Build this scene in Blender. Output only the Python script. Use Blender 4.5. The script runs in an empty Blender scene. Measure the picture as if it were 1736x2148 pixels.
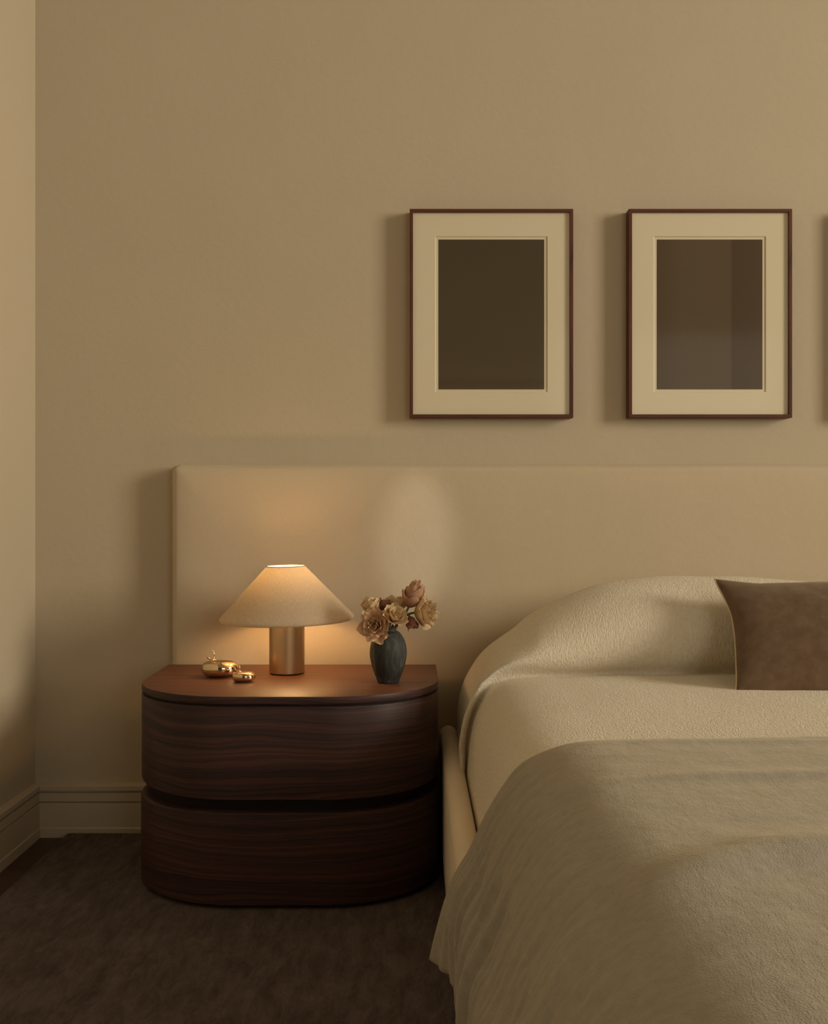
import bpy, bmesh, math, random
from mathutils import Vector, Matrix, Euler, noise

random.seed(7)
C = bpy.context.scene.collection
PI = math.pi

# ------------------------------------------------------------------ camera
F = 2300.0                       # focal length in pixels of a 1736 px wide frame
CZ = 0.873                       # camera height
cam_d = bpy.data.cameras.new('camera')
cam_d.sensor_fit = 'HORIZONTAL'
cam_d.sensor_width = 36.0
cam_d.lens = 36.0 * F / 1736.0
cam_d.clip_start = 0.02
cam = bpy.data.objects.new('camera', cam_d)
C.objects.link(cam)
cam.location = (0, 0, CZ)
cam.rotation_euler = (PI / 2, 0, 0)
bpy.context.scene.camera = cam

# ------------------------------------------------------------------ world, lights, exposure
sc = bpy.context.scene
w = bpy.data.worlds.new('world')
sc.world = w
w.use_nodes = True
w.node_tree.nodes['Background'].inputs[0].default_value = (0.9, 0.85, 0.7, 1)
w.node_tree.nodes['Background'].inputs[1].default_value = 0.3

def area_light(name, loc, target, sx, sy, power, color, spread=180):
    d = bpy.data.lights.new(name, 'AREA')
    d.shape = 'RECTANGLE'
    d.size, d.size_y = sx, sy
    d.energy = power
    d.color = color
    d.spread = math.radians(spread)
    o = bpy.data.objects.new(name, d)
    C.objects.link(o)
    o.location = loc
    o.rotation_euler = (Vector(target) - Vector(loc)).to_track_quat('-Z', 'Y').to_euler()
    return o

# daylight entering through the window of the right-hand wall
area_light('window_daylight', (6.49, -0.40, 2.52), (0.0, -0.40, 2.52), 1.9, 2.4, 348, (1.0, 0.905, 0.715))
# soft frontal fill added behind the camera, no window known there
area_light('rear_fill_light', (2.0, -2.99, 1.5), (2.0, 0.0, 1.5), 1.8, 1.6, 27, (1.0, 0.93, 0.80))

# added spot inside the room, standing in for a daylight patch on the headboard
def spot_light(name, loc, target, power, color, angle, blend, radius):
    d = bpy.data.lights.new(name, 'SPOT')
    d.energy = power
    d.color = color
    d.spot_size = math.radians(angle)
    d.spot_blend = blend
    d.shadow_soft_size = radius
    o = bpy.data.objects.new(name, d)
    C.objects.link(o)
    o.location = loc
    o.rotation_euler = (Vector(target) - Vector(loc)).to_track_quat('-Z', 'Y').to_euler()
    return o

gleam = spot_light('headboard_patch_spot', (3.4, 1.10, 1.42), (0.012, 2.885, 0.80), 230, (1.0, 0.96, 0.82), 6.0, .55, .02)
gleam.scale = (.25, 1, 1)
sc.cycles.max_bounces = 12
sc.cycles.diffuse_bounces = 8
sc.view_settings.view_transform = 'Standard'
sc.view_settings.look = 'None'
sc.view_settings.exposure = 0.0
sc.view_settings.gamma = 1.0
sc.view_settings.use_curve_mapping = False

# ------------------------------------------------------------------ helpers
def px(x, Y): return (x - 868.0) * Y / F
def pz(y, Y): return CZ - (y - 1074.0) * Y / F

def interp(pts, x):
    if x <= pts[0][0]: return pts[0][1]
    for (a, b), (c, d) in zip(pts, pts[1:]):
        if x <= c:
            t = (x - a) / (c - a) if c > a else 0
            return b + (d - b) * t
    return pts[-1][1]

def smooth_interp(pts, x):
    """Catmull-Rom (monotone enough) interpolation of y over x."""
    n = len(pts)
    if x <= pts[0][0]: return pts[0][1]
    if x >= pts[-1][0]: return pts[-1][1]
    for i in range(n - 1):
        if x <= pts[i + 1][0]:
            x0, y0 = pts[i]; x1, y1 = pts[i + 1]
            h = x1 - x0
            def slope(k):
                if k <= 0: return (pts[1][1] - pts[0][1]) / (pts[1][0] - pts[0][0])
                if k >= n - 1: return (pts[-1][1] - pts[-2][1]) / (pts[-1][0] - pts[-2][0])
                return (pts[k + 1][1] - pts[k - 1][1]) / (pts[k + 1][0] - pts[k - 1][0])
            m0, m1 = slope(i) * h, slope(i + 1) * h
            t = (x - x0) / h
            return (2*t**3 - 3*t*t + 1) * y0 + (t**3 - 2*t*t + t) * m0 + (-2*t**3 + 3*t*t) * y1 + (t**3 - t*t) * m1
    return pts[-1][1]

def resample(pts, n):
    """Smooth curve through 2-D points, resampled to n points evenly by length; returns (points, total length)."""
    L = [0.0]
    for a, b in zip(pts, pts[1:]):
        L.append(L[-1] + math.hypot(b[0] - a[0], b[1] - a[1]))
    ax = [(l, p[0]) for l, p in zip(L, pts)]
    az = [(l, p[1]) for l, p in zip(L, pts)]
    out = []
    for i in range(n):
        s = L[-1] * i / (n - 1)
        out.append((smooth_interp(ax, s), smooth_interp(az, s)))
    return out, L[-1]

def link(name, me, mat=None, parent=None):
    o = bpy.data.objects.new(name, me)
    C.objects.link(o)
    if mat is not None and hasattr(me, 'materials'):
        me.materials.append(mat)
    if parent is not None:
        o.parent = parent
    return o

def mesh_from(name, verts, faces, uvs=None, smooth=True, sharp=None):
    me = bpy.data.meshes.new(name)
    me.from_pydata([tuple(v) for v in verts], [], faces)
    if uvs is not None:
        l = me.uv_layers.new(name='UVMap')
        for poly in me.polygons:
            for li in poly.loop_indices:
                l.data[li].uv = uvs[me.loops[li].vertex_index]
    me.polygons.foreach_set('use_smooth', [smooth] * len(me.polygons))
    if sharp is not None:
        me.set_sharp_from_angle(angle=math.radians(sharp))
    me.update()
    return me

def grid_mesh(name, nu, nv, fn, flip=False, wrap_u=False, sharp=None):
    """fn(i, j) -> (co, uv)"""
    verts, uvs, faces = [], [], []
    for j in range(nv):
        for i in range(nu):
            co, uv = fn(i, j)
            verts.append(co); uvs.append(uv)
    cols = nu if wrap_u else nu - 1
    for j in range(nv - 1):
        for i in range(cols):
            a = j * nu + i; b = j * nu + (i + 1) % nu
            c = b + nu; d = a + nu
            faces.append((a, d, c, b) if flip else (a, b, c, d))
    return mesh_from(name, verts, faces, uvs, True, sharp)

def lathe_mesh(name, prof, n=64, sharp=40, cap=True):
    """prof: list of (r, z) from bottom to top; poles where r == 0."""
    verts, uvs, faces = [], [], []
    for (r, z) in prof:
        for k in range(n):
            a = 2 * PI * k / n
            verts.append((r * math.cos(a), r * math.sin(a), z))
            uvs.append((a * max(r, .02), z))
    m = len(prof)
    for j in range(m - 1):
        for k in range(n):
            a = j * n + k; b = j * n + (k + 1) % n
            faces.append((a, b, b + n, a + n))
    if cap:
        faces.append(tuple(reversed(range(n))))
        faces.append(tuple(range((m - 1) * n, m * n)))
    return mesh_from(name, verts, faces, uvs, True, sharp)

def box_mesh(name, x0, x1, y0, y1, z0, z1, bevel=0.0, seg=2):
    bm = bmesh.new()
    bmesh.ops.create_cube(bm, size=1)
    for v in bm.verts:
        v.co = Vector((x0 + (v.co.x + .5) * (x1 - x0), y0 + (v.co.y + .5) * (y1 - y0), z0 + (v.co.z + .5) * (z1 - z0)))
    if bevel > 0:
        bmesh.ops.bevel(bm, geom=list(bm.edges), offset=bevel, segments=seg, profile=.5, affect='EDGES')
    me = bpy.data.meshes.new(name)
    bm.to_mesh(me); bm.free()
    me.polygons.foreach_set('use_smooth', [True] * len(me.polygons))
    me.set_sharp_from_angle(angle=math.radians(35))
    return me

def tube_mesh(name, pts, radii, n=10):
    verts, faces, uvs = [], [], []
    m = len(pts)
    pts = [Vector(p) for p in pts]
    ref = Vector((0.3, 1, 0.2))
    s = 0
    for i, p in enumerate(pts):
        t = (pts[min(i + 1, m - 1)] - pts[max(i - 1, 0)]).normalized()
        a = t.cross(ref)
        if a.length < 1e-4: a = t.cross(Vector((1, 0, 0)))
        a.normalize(); b = t.cross(a)
        r = radii[i] if isinstance(radii, (list, tuple)) else radii
        if i: s += (p - pts[i - 1]).length
        for k in range(n):
            an = 2 * PI * k / n
            verts.append(p + (a * math.cos(an) + b * math.sin(an)) * r)
            uvs.append((k / n * .02, s))
    for i in range(m - 1):
        for k in range(n):
            q = i * n + k; q2 = i * n + (k + 1) % n
            faces.append((q, q + n, q2 + n, q2))
    faces.append(tuple(range(n)))
    faces.append(tuple(reversed(range((m - 1) * n, m * n))))
    return mesh_from(name, verts, faces, uvs, True, 60)

def join_meshes(name, meshes):
    bm = bmesh.new()
    for me in meshes:
        bm.from_mesh(me)
    out = bpy.data.meshes.new(name)
    bm.to_mesh(out); bm.free()
    for me in meshes:
        bpy.data.meshes.remove(me)
    return out

def thing(name, label, cat, loc=(0, 0, 0), rot=(0, 0, 0), group=None):
    o = bpy.data.objects.new(name, None)
    o.empty_display_size = .05
    C.objects.link(o)
    o.location = loc; o.rotation_euler = rot
    o['label'] = label; o['category'] = cat
    if group: o['group'] = group
    return o

def tag(o, label, cat, group=None):
    o['label'] = label; o['category'] = cat
    if group: o['group'] = group
    return o

def struct(name, me, mat, label, cat, parent=None):
    o = link(name, me, mat, parent)
    if parent is None:
        o['kind'] = 'structure'
        o['label'] = label
        o['category'] = cat
    return o

# ------------------------------------------------------------------ materials
def new_mat(name):
    m = bpy.data.materials.new(name)
    m.use_nodes = True
    nt = m.node_tree
    return m, nt, nt.nodes, nt.links, nt.nodes['Principled BSDF']

def noise_bump(nt, b, coord, layers, distance):
    """layers: (scale vector, detail, weight). Chained into one bump."""
    N, L = nt.nodes, nt.links
    tc = N.new('ShaderNodeTexCoord')
    acc = None
    for (sv, det, wgt) in layers:
        mp = N.new('ShaderNodeMapping')
        mp.inputs['Scale'].default_value = sv
        L.new(tc.outputs[coord], mp.inputs[0])
        nz = N.new('ShaderNodeTexNoise')
        nz.inputs['Scale'].default_value = 1
        nz.inputs['Detail'].default_value = det
        L.new(mp.outputs[0], nz.inputs['Vector'])
        mu = N.new('ShaderNodeMath'); mu.operation = 'MULTIPLY'
        mu.inputs[1].default_value = wgt
        L.new(nz.outputs['Fac'], mu.inputs[0])
        if acc is None: acc = mu.outputs[0]
        else:
            ad = N.new('ShaderNodeMath'); ad.operation = 'ADD'
            L.new(acc, ad.inputs[0]); L.new(mu.outputs[0], ad.inputs[1])
            acc = ad.outputs[0]
    bp = N.new('ShaderNodeBump')
    bp.inputs['Strength'].default_value = 1
    bp.inputs['Distance'].default_value = distance
    L.new(acc, bp.inputs['Height'])
    L.new(bp.outputs[0], b.inputs['Normal'])
    return acc

def noise_color(nt, b, coord, sv, det, c0, c1, p0=.35, p1=.65, rough=.5, distortion=0):
    N, L = nt.nodes, nt.links
    tc = N.new('ShaderNodeTexCoord')
    mp = N.new('ShaderNodeMapping'); mp.inputs['Scale'].default_value = sv
    L.new(tc.outputs[coord], mp.inputs[0])
    nz = N.new('ShaderNodeTexNoise')
    nz.inputs['Scale'].default_value = 1
    nz.inputs['Detail'].default_value = det
    nz.inputs['Roughness'].default_value = rough
    nz.inputs['Distortion'].default_value = distortion
    L.new(mp.outputs[0], nz.inputs['Vector'])
    cr = N.new('ShaderNodeValToRGB')
    cr.color_ramp.elements[0].position = p0
    cr.color_ramp.elements[1].position = p1
    cr.color_ramp.elements[0].color = (*c0, 1)
    cr.color_ramp.elements[1].color = (*c1, 1)
    L.new(nz.outputs['Fac'], cr.inputs[0])
    L.new(cr.outputs[0], b.inputs['Base Color'])
    return cr

def mat_plaster(name, c0, c1):
    m, nt, N, L, b = new_mat(name)
    noise_color(nt, b, 'Object', (1.5, 1.5, 1.5), 4, c0, c1)
    b.inputs['Roughness'].default_value = .75
    b.inputs['Specular IOR Level'].default_value = .25
    noise_bump(nt, b, 'Object', [((60, 60, 60), 3, 1), ((3, 3, 3), 2, 6)], .0006)
    return m

def mat_simple(name, col, rough=.6, spec=.3, metal=0, bump=None, coord='Object'):
    m, nt, N, L, b = new_mat(name)
    b.inputs['Base Color'].default_value = (*col, 1)
    b.inputs['Roughness'].default_value = rough
    b.inputs['Specular IOR Level'].default_value = spec
    b.inputs['Metallic'].default_value = metal
    if bump:
        noise_bump(nt, b, coord, bump[0], bump[1])
    return m

def mat_wood(name, dark, mid, light, rough=.38, spec=.4, freq=34):
    m, nt, N, L, b = new_mat(name)
    tc = N.new('ShaderNodeTexCoord')
    # large slow wander that bends the grain
    mp0 = N.new('ShaderNodeMapping'); mp0.inputs['Scale'].default_value = (2.6, 9, 1)
    L.new(tc.outputs['UV'], mp0.inputs[0])
    n0 = N.new('ShaderNodeTexNoise'); n0.inputs['Scale'].default_value = 1; n0.inputs['Detail'].default_value = 3
    L.new(mp0.outputs[0], n0.inputs['Vector'])
    mp = N.new('ShaderNodeMapping'); mp.inputs['Scale'].default_value = (.8, freq, 1)
    L.new(tc.outputs['UV'], mp.inputs[0])
    mix = N.new('ShaderNodeMix'); mix.data_type = 'VECTOR'
    sc_ = N.new('ShaderNodeVectorMath'); sc_.operation = 'MULTIPLY_ADD'
    L.new(n0.outputs['Color'], sc_.inputs[0])
    sc_.inputs[1].default_value = (0, 6.0, 0)
    L.new(mp.outputs[0], sc_.inputs[2])
    n1 = N.new('ShaderNodeTexNoise'); n1.inputs['Scale'].default_value = 1
    n1.inputs['Detail'].default_value = 5; n1.inputs['Roughness'].default_value = .6
    L.new(sc_.outputs[0], n1.inputs['Vector'])
    mp2 = N.new('ShaderNodeMapping'); mp2.inputs['Scale'].default_value = (14, 900, 1)
    L.new(tc.outputs['UV'], mp2.inputs[0])
    n2 = N.new('ShaderNodeTexNoise'); n2.inputs['Scale'].default_value = 1; n2.inputs['Detail'].default_value = 2
    L.new(mp2.outputs[0], n2.inputs['Vector'])
    mx = N.new('ShaderNodeMath'); mx.operation = 'MULTIPLY_ADD'
    L.new(n2.outputs['Fac'], mx.inputs[0]); mx.inputs[1].default_value = .22
    L.new(n1.outputs['Fac'], mx.inputs[2])
    cr = N.new('ShaderNodeValToRGB')
    e = cr.color_ramp.elements
    e[0].position = .42; e[0].color = (*dark, 1)
    e[1].position = .80; e[1].color = (*light, 1)
    k = e.new(.6); k.color = (*mid, 1)
    L.new(mx.outputs[0], cr.inputs[0])
    L.new(cr.outputs[0], b.inputs['Base Color'])
    b.inputs['Roughness'].default_value = rough
    b.inputs['Specular IOR Level'].default_value = spec
    bp = N.new('ShaderNodeBump'); bp.inputs['Distance'].default_value = .0002; bp.inputs['Strength'].default_value = .6
    L.new(mx.outputs[0], bp.inputs['Height']); L.new(bp.outputs[0], b.inputs['Normal'])
    return m

def mat_cloth(name, c0, c1, col_scale, bumps, dist, sheen=.3, sheen_tint=(1, 1, 1), rough=.95, coord='UV', p=(.35, .65)):
    m, nt, N, L, b = new_mat(name)
    noise_color(nt, b, coord, col_scale, 5, c0, c1, p[0], p[1], .6)
    b.inputs['Roughness'].default_value = rough
    b.inputs['Specular IOR Level'].default_value = .1
    b.inputs['Sheen Weight'].default_value = sheen
    b.inputs['Sheen Roughness'].default_value = .5
    b.inputs['Sheen Tint'].default_value = (*sheen_tint, 1)
    noise_bump(nt, b, coord, bumps, dist)
    return m

M = {}
M['wall'] = mat_plaster('wall_paint', (.51, .430, .312), (.53, .447, .326))
M['wall_dark'] = mat_plaster('dark_wall_paint', (.085, .065, .05), (.10, .077, .06))
M['trim'] = mat_simple('trim_paint', (.52, .44, .325), .45, .4)
M['ceiling'] = mat_simple('ceiling_paint', (.40, .35, .27), .9, .2, bump=([((40, 40, 40), 2, 1)], .0003))
M['floor'] = mat_wood('floor_wood', (.045, .026, .020), (.070, .040, .030), (.095, .054, .040), .45, .3, 20)
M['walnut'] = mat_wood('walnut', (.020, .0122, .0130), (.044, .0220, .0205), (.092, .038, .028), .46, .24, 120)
M['walnut_lamplit'] = mat_wood('walnut_lamplit', (.068, .026, .0155), (.135, .048, .024), (.215, .078, .037), .48, .5, 120)  # walnut lightened and reddened to imitate lamplight on the top face
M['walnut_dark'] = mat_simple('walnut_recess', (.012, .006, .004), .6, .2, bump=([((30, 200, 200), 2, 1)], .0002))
M['frame_wood'] = mat_wood('frame_wood', (.055, .017, .010), (.095, .030, .016), (.13, .042, .022), .5, .3, 60)
M['mat_board'] = mat_simple('mat_board', (.74, .66, .50), .9, .1, bump=([((400, 400, 400), 2, 1)], .0001))
M['headboard'] = mat_cloth('headboard_linen', (.555, .46, .33), (.575, .475, .34), (300, 60, 1),
                           [((1400, 160, 1), 2, .5), ((160, 1400, 1), 2, .4), ((9, 7, 1), 3, 3.0)], .0006, .15)
M['rail'] = mat_cloth('rail_linen', (.74, .62, .475), (.77, .65, .50), (30, 30, 1),
                      [((900, 200, 1), 2, .5), ((30, 12, 1), 2, 2.0)], .0004, .15)
M['bedspread'] = mat_cloth('gauze_cotton', (.755, .685, .555), (.825, .75, .615), (160, 60, 1),
                           [((520, 170, 1), 3, 1.2), ((230, 80, 1), 3, 1.3), ((60, 30, 1), 2, .8)], .0021, .2)
M['blanket'] = mat_cloth('washed_linen', (.300, .276, .236), (.350, .323, .280), (70, 90, 1),
                         [((520, 420, 1), 3, 1.0), ((190, 60, 1), 3, .6), ((24, 13, 1), 3, 3.2)], .0009, .45, (.9, .78, .58))
M['suede'] = mat_cloth('suede', (.105, .064, .039), (.155, .100, .062), (40, 34, 1),
                       [((1600, 1600, 1), 2, .4), ((30, 30, 1), 3, 2)], .0004, .35, (.9, .75, .55), p=(.3, .7))
M['piping'] = mat_simple('piping_cloth', (.62, .50, .34), .9, .1, bump=([((900, 900, 900), 2, 1)], .0002))
M['mattress'] = mat_simple('mattress_ticking', (.5, .45, .36), .9, .1, bump=([((300, 300, 300), 2, 1)], .0002))

def mat_rug():
    m, nt, N, L, b = new_mat('rug_pile')
    noise_color(nt, b, 'Object', (30, 9, 1), 14, (.060, .050, .052), (.225, .185, .178), .30, .72, .78, .4)
    b.inputs['Roughness'].default_value = 1
    b.inputs['Specular IOR Level'].default_value = .0
    b.inputs['Sheen Weight'].default_value = .12
    b.inputs['Sheen Roughness'].default_value = .4
    b.inputs['Sheen Tint'].default_value = (.8, .55, .35, 1)
    noise_bump(nt, b, 'Object', [((420, 420, 420), 3, 1.6), ((60, 16, 20), 4, 2.0), ((9, 3, 5), 3, 2)], .004)
    return m
M['rug'] = mat_rug()

def mat_brass():
    m, nt, N, L, b = new_mat('brushed_brass')
    b.inputs['Base Color'].default_value = (.62, .43, .25, 1)
    b.inputs['Metallic'].default_value = 1
    b.inputs['Roughness'].default_value = .34
    b.inputs['Anisotropic'].default_value = .5
    noise_bump(nt, b, 'UV', [((40, 3500, 1), 2, 1)], .00006)
    return m
M['brass'] = mat_brass()
M['gold'] = mat_simple('polished_brass', (.80, .62, .40), .06, .5, 1)

def mat_shade():
    m, nt, N, L, b = new_mat('shade_fabric')
    out = N['Material Output']
    tc = N.new('ShaderNodeTexCoord')
    mp = N.new('ShaderNodeMapping'); mp.inputs['Scale'].default_value = (900, 90, 1)
    L.new(tc.outputs['UV'], mp.inputs[0])
    nz = N.new('ShaderNodeTexNoise'); nz.inputs['Scale'].default_value = 1; nz.inputs['Detail'].default_value = 3
    L.new(mp.outputs[0], nz.inputs['Vector'])
    cr = N.new('ShaderNodeValToRGB')
    cr.color_ramp.elements[0].position = .3; cr.color_ramp.elements[0].color = (.49, .45, .375, 1)
    cr.color_ramp.elements[1].position = .7; cr.color_ramp.elements[1].color = (.65, .60, .51, 1)
    L.new(nz.outputs['Fac'], cr.inputs[0])
    L.new(cr.outputs[0], b.inputs['Base Color'])
    b.inputs['Roughness'].default_value = .9
    b.inputs['Specular IOR Level'].default_value = .1
    tr = N.new('ShaderNodeBsdfTranslucent')
    L.new(cr.outputs[0], tr.inputs[0])
    mx = N.new('ShaderNodeMixShader'); mx.inputs[0].default_value = .48
    L.new(b.outputs[0], mx.inputs[1]); L.new(tr.outputs[0], mx.inputs[2])
    L.new(mx.outputs[0], out.inputs[0])
    return m
M['shade'] = mat_shade()
def mat_lining():
    m, nt, N, L, b = new_mat('shade_lining')
    b.inputs['Base Color'].default_value = (.80, .75, .66, 1)
    b.inputs['Roughness'].default_value = .9
    noise_bump(nt, b, 'UV', [((700, 700, 1), 2, 1)], .0001)
    tr = N.new('ShaderNodeBsdfTranslucent'); tr.inputs[0].default_value = (.85, .75, .6, 1)
    ms = N.new('ShaderNodeMixShader'); ms.inputs[0].default_value = .22
    L.new(b.outputs[0], ms.inputs[1]); L.new(tr.outputs[0], ms.inputs[2])
    L.new(ms.outputs[0], N['Material Output'].inputs[0])
    return m
M['shade_lining'] = mat_lining()
M['shade_tape'] = mat_simple('shade_tape', (.45, .40, .31), .9, .1, bump=([((700, 700, 700), 2, 1)], .0002))

def mat_bulb():
    m, nt, N, L, b = new_mat('bulb_glow')
    b.inputs['Base Color'].default_value = (.9, .85, .75, 1)
    b.inputs['Emission Color'].default_value = (1, .60, .25, 1)
    b.inputs['Emission Strength'].default_value = 80
    return m
M['bulb'] = mat_bulb()

def mat_stone():
    m, nt, N, L, b = new_mat('dark_stone')
    tc = N.new('ShaderNodeTexCoord')
    mp = N.new('ShaderNodeMapping'); mp.inputs['Scale'].default_value = (60, 60, 14)
    mp.inputs['Rotation'].default_value = (.3, .55, 0)
    L.new(tc.outputs['Object'], mp.inputs[0])
    nz = N.new('ShaderNodeTexNoise'); nz.inputs['Scale'].default_value = 1; nz.inputs['Detail'].default_value = 7
    nz.inputs['Roughness'].default_value = .62; nz.inputs['Distortion'].default_value = 1.0
    L.new(mp.outputs[0], nz.inputs['Vector'])
    cr = N.new('ShaderNodeValToRGB')
    e = cr.color_ramp.elements
    e[0].position = .32; e[0].color = (.020, .0215, .020, 1)
    e[1].position = .74; e[1].color = (.12, .118, .10, 1)
    k = e.new(.54); k.color = (.040, .041, .038, 1)
    L.new(nz.outputs['Fac'], cr.inputs[0]); L.new(cr.outputs[0], b.inputs['Base Color'])
    b.inputs['Roughness'].default_value = .62
    b.inputs['Specular IOR Level'].default_value = .3
    bp = N.new('ShaderNodeBump'); bp.inputs['Distance'].default_value = .0008
    L.new(nz.outputs['Fac'], bp.inputs['Height']); L.new(bp.outputs[0], b.inputs['Normal'])
    return m
M['stone'] = mat_stone()

def mat_petal(name, base, tip, vein):
    m, nt, N, L, b = new_mat(name)
    out = N['Material Output']
    tc = N.new('ShaderNodeTexCoord')
    sep = N.new('ShaderNodeSeparateXYZ'); L.new(tc.outputs['UV'], sep.inputs[0])
    cr = N.new('ShaderNodeValToRGB')
    e = cr.color_ramp.elements
    e[0].position = .0; e[0].color = (*vein, 1)
    e[1].position = 1.0; e[1].color = (*tip, 1)
    k = e.new(.45); k.color = (*base, 1)
    L.new(sep.outputs['Y'], cr.inputs[0])
    mp = N.new('ShaderNodeMapping'); mp.inputs['Scale'].default_value = (16, 1.2, 1)
    L.new(tc.outputs['UV'], mp.inputs[0])
    nz = N.new('ShaderNodeTexNoise'); nz.inputs['Scale'].default_value = 1; nz.inputs['Detail'].default_value = 3
    L.new(mp.outputs[0], nz.inputs['Vector'])
    mx = N.new('ShaderNodeMix'); mx.data_type = 'RGBA'; mx.blend_type = 'MULTIPLY'
    mx.inputs['Factor'].default_value = .40
    L.new(cr.outputs[0], mx.inputs['A'])
    c2 = N.new('ShaderNodeValToRGB')
    c2.color_ramp.elements[0].position = .35; c2.color_ramp.elements[0].color = (.55, .42, .38, 1)
    c2.color_ramp.elements[1].position = .6; c2.color_ramp.elements[1].color = (1, 1, 1, 1)
    L.new(nz.outputs['Fac'], c2.inputs[0]); L.new(c2.outputs[0], mx.inputs['B'])
    L.new(mx.outputs['Result'], b.inputs['Base Color'])
    b.inputs['Roughness'].default_value = .6
    b.inputs['Specular IOR Level'].default_value = .25
    tr = N.new('ShaderNodeBsdfTranslucent'); L.new(mx.outputs['Result'], tr.inputs[0])
    ms = N.new('ShaderNodeMixShader'); ms.inputs[0].default_value = .2
    L.new(b.outputs[0], ms.inputs[1]); L.new(tr.outputs[0], ms.inputs[2]); L.new(ms.outputs[0], out.inputs[0])
    return m
M['petal_peach'] = mat_petal('petal_peach', (.66, .40, .23), (.78, .54, .33), (.46, .25, .13))
M['petal_cream'] = mat_petal('petal_cream', (.72, .53, .31), (.84, .66, .40), (.50, .35, .17))
M['petal_pink'] = mat_petal('petal_pink', (.50, .28, .18), (.66, .40, .27), (.38, .22, .12))
M['petal_rust'] = mat_petal('petal_rust', (.40, .19, .11), (.52, .27, .17), (.30, .15, .08))
M['stem'] = mat_simple('stem_green', (.16, .15, .055), .6, .3, bump=([((300, 300, 60), 2, 1)], .0003))

def mat_glass():
    m, nt, N, L, b = new_mat('picture_glass')
    out = N['Material Output']
    tr = N.new('ShaderNodeBsdfTransparent'); tr.inputs[0].default_value = (.99, .99, .985, 1)
    gl = N.new('ShaderNodeBsdfGlossy'); gl.inputs['Roughness'].default_value = .08
    lw = N.new('ShaderNodeLayerWeight'); lw.inputs[0].default_value = .5
    pw = N.new('ShaderNodeMath'); pw.operation = 'POWER'; pw.inputs[1].default_value = 5
    L.new(lw.outputs['Facing'], pw.inputs[0])
    fr = N.new('ShaderNodeMath'); fr.operation = 'MULTIPLY_ADD'; fr.inputs[1].default_value = .4; fr.inputs[2].default_value = .004
    L.new(pw.outputs[0], fr.inputs[0])
    ms = N.new('ShaderNodeMixShader')
    L.new(fr.outputs[0], ms.inputs[0]); L.new(tr.outputs[0], ms.inputs[1]); L.new(gl.outputs[0], ms.inputs[2])
    L.new(ms.outputs[0], out.inputs[0])
    return m
M['glass'] = mat_glass()

# ------------------------------------------------------------------ room
WY = 2.958          # face of the back wall
WX = -1.0212        # face of the left wall
RX = 6.5            # face of the right wall
FY = -3.0           # face of the wall behind the camera
CH = 3.9
T = .12
struct('floor', box_mesh('floor', WX - T, RX + T, FY - T, WY + T, -.1, 0), M['floor'],
       'dark brown wooden floor showing beside the rug at the left baseboard', 'floor')
fl = bpy.data.objects['floor'].data
uvl = fl.uv_layers.new(name='UVMap')
for poly in fl.polygons:
    for li in poly.loop_indices:
        co = fl.vertices[fl.loops[li].vertex_index].co
        uvl.data[li].uv = (co.x, co.y)
struct('ceiling', box_mesh('ceiling', WX - T, RX + T, FY - T, WY + T, CH, CH + .1), M['ceiling'],
       'plain beige ceiling above the picture', 'ceiling')
struct('wall_back', box_mesh('wall_back', WX - T, RX + T, WY, WY + T, 0, CH), M['wall'],
       'beige painted wall behind the headboard and the framed pictures', 'wall')
struct('wall_left', box_mesh('wall_left', WX - T, WX, FY - T, WY, 0, CH), M['wall'],
       'beige painted wall meeting the back wall at the left edge', 'wall')
fx0, fx1, fz0, fz1 = 1.1, 2.9, .7, 2.3  # opening added for the rear fill light
struct('wall_front', join_meshes('wall_front', [
    box_mesh('a', WX, fx0, FY - T, FY, 0, CH), box_mesh('b', fx1, RX, FY - T, FY, 0, CH),
    box_mesh('c', fx0, fx1, FY - T, FY, 0, fz0), box_mesh('d', fx0, fx1, FY - T, FY, fz1, CH)]), M['wall_dark'],
       'dark brown painted wall on the camera side of the room', 'wall')
wy0, wy1, wz0, wz1 = -1.35, .55, 1.32, 3.72
struct('wall_right', join_meshes('wall_right', [
    box_mesh('a', RX, RX + T, FY, wy0, 0, CH), box_mesh('b', RX, RX + T, wy1, WY, 0, CH),
    box_mesh('c', RX, RX + T, wy0, wy1, 0, wz0), box_mesh('d', RX, RX + T, wy0, wy1, wz1, CH)]), M['wall'],
    'beige painted wall with the window opening on the right', 'wall')

# baseboard: profile as (distance from the wall, height)
BP = [(0, 0), (.0205, 0), (.0205, .0245), (.0178, .0275), (.0172, .0928), (.0095, .0936), (.0095, .0958), (.0172, .0966),
      (.0172, .1190), (.0085, .1202), (.0085, .1242), (.0180, .1256), (.0180, .1378), (.0165, .1398), (0, .1440)]
def baseboard(name, ends, label):
    # ends: list of two functions d -> (x, y)
    verts, faces = [], []
    n = len(BP)
    for fn in ends:
        for (d, z) in BP:
            x, y = fn(d)
            verts.append((x, y, z))
    for i in range(n - 1):
        faces.append((i, i + 1, n + i + 1, n + i))
    faces.append(tuple(range(n))); faces.append(tuple(reversed(range(n, 2 * n))))
    me = mesh_from(name, verts, faces, None, True, 20)
    bm = bmesh.new(); bm.from_mesh(me); bmesh.ops.recalc_face_normals(bm, faces=bm.faces); bm.to_mesh(me); bm.free()
    me.set_sharp_from_angle(angle=math.radians(20))
    o = struct(name, me, M['trim'], label, 'baseboard')
    return o
baseboard('baseboard_back', [lambda d: (WX + d, WY - d), lambda d: (RX, WY - d)],
          'stepped beige baseboard along the back wall left of the nightstand')
baseboard('baseboard_left', [lambda d: (WX + d, FY), lambda d: (WX + d, WY - d)],
          'stepped beige baseboard running along the left wall towards the viewer')

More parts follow.
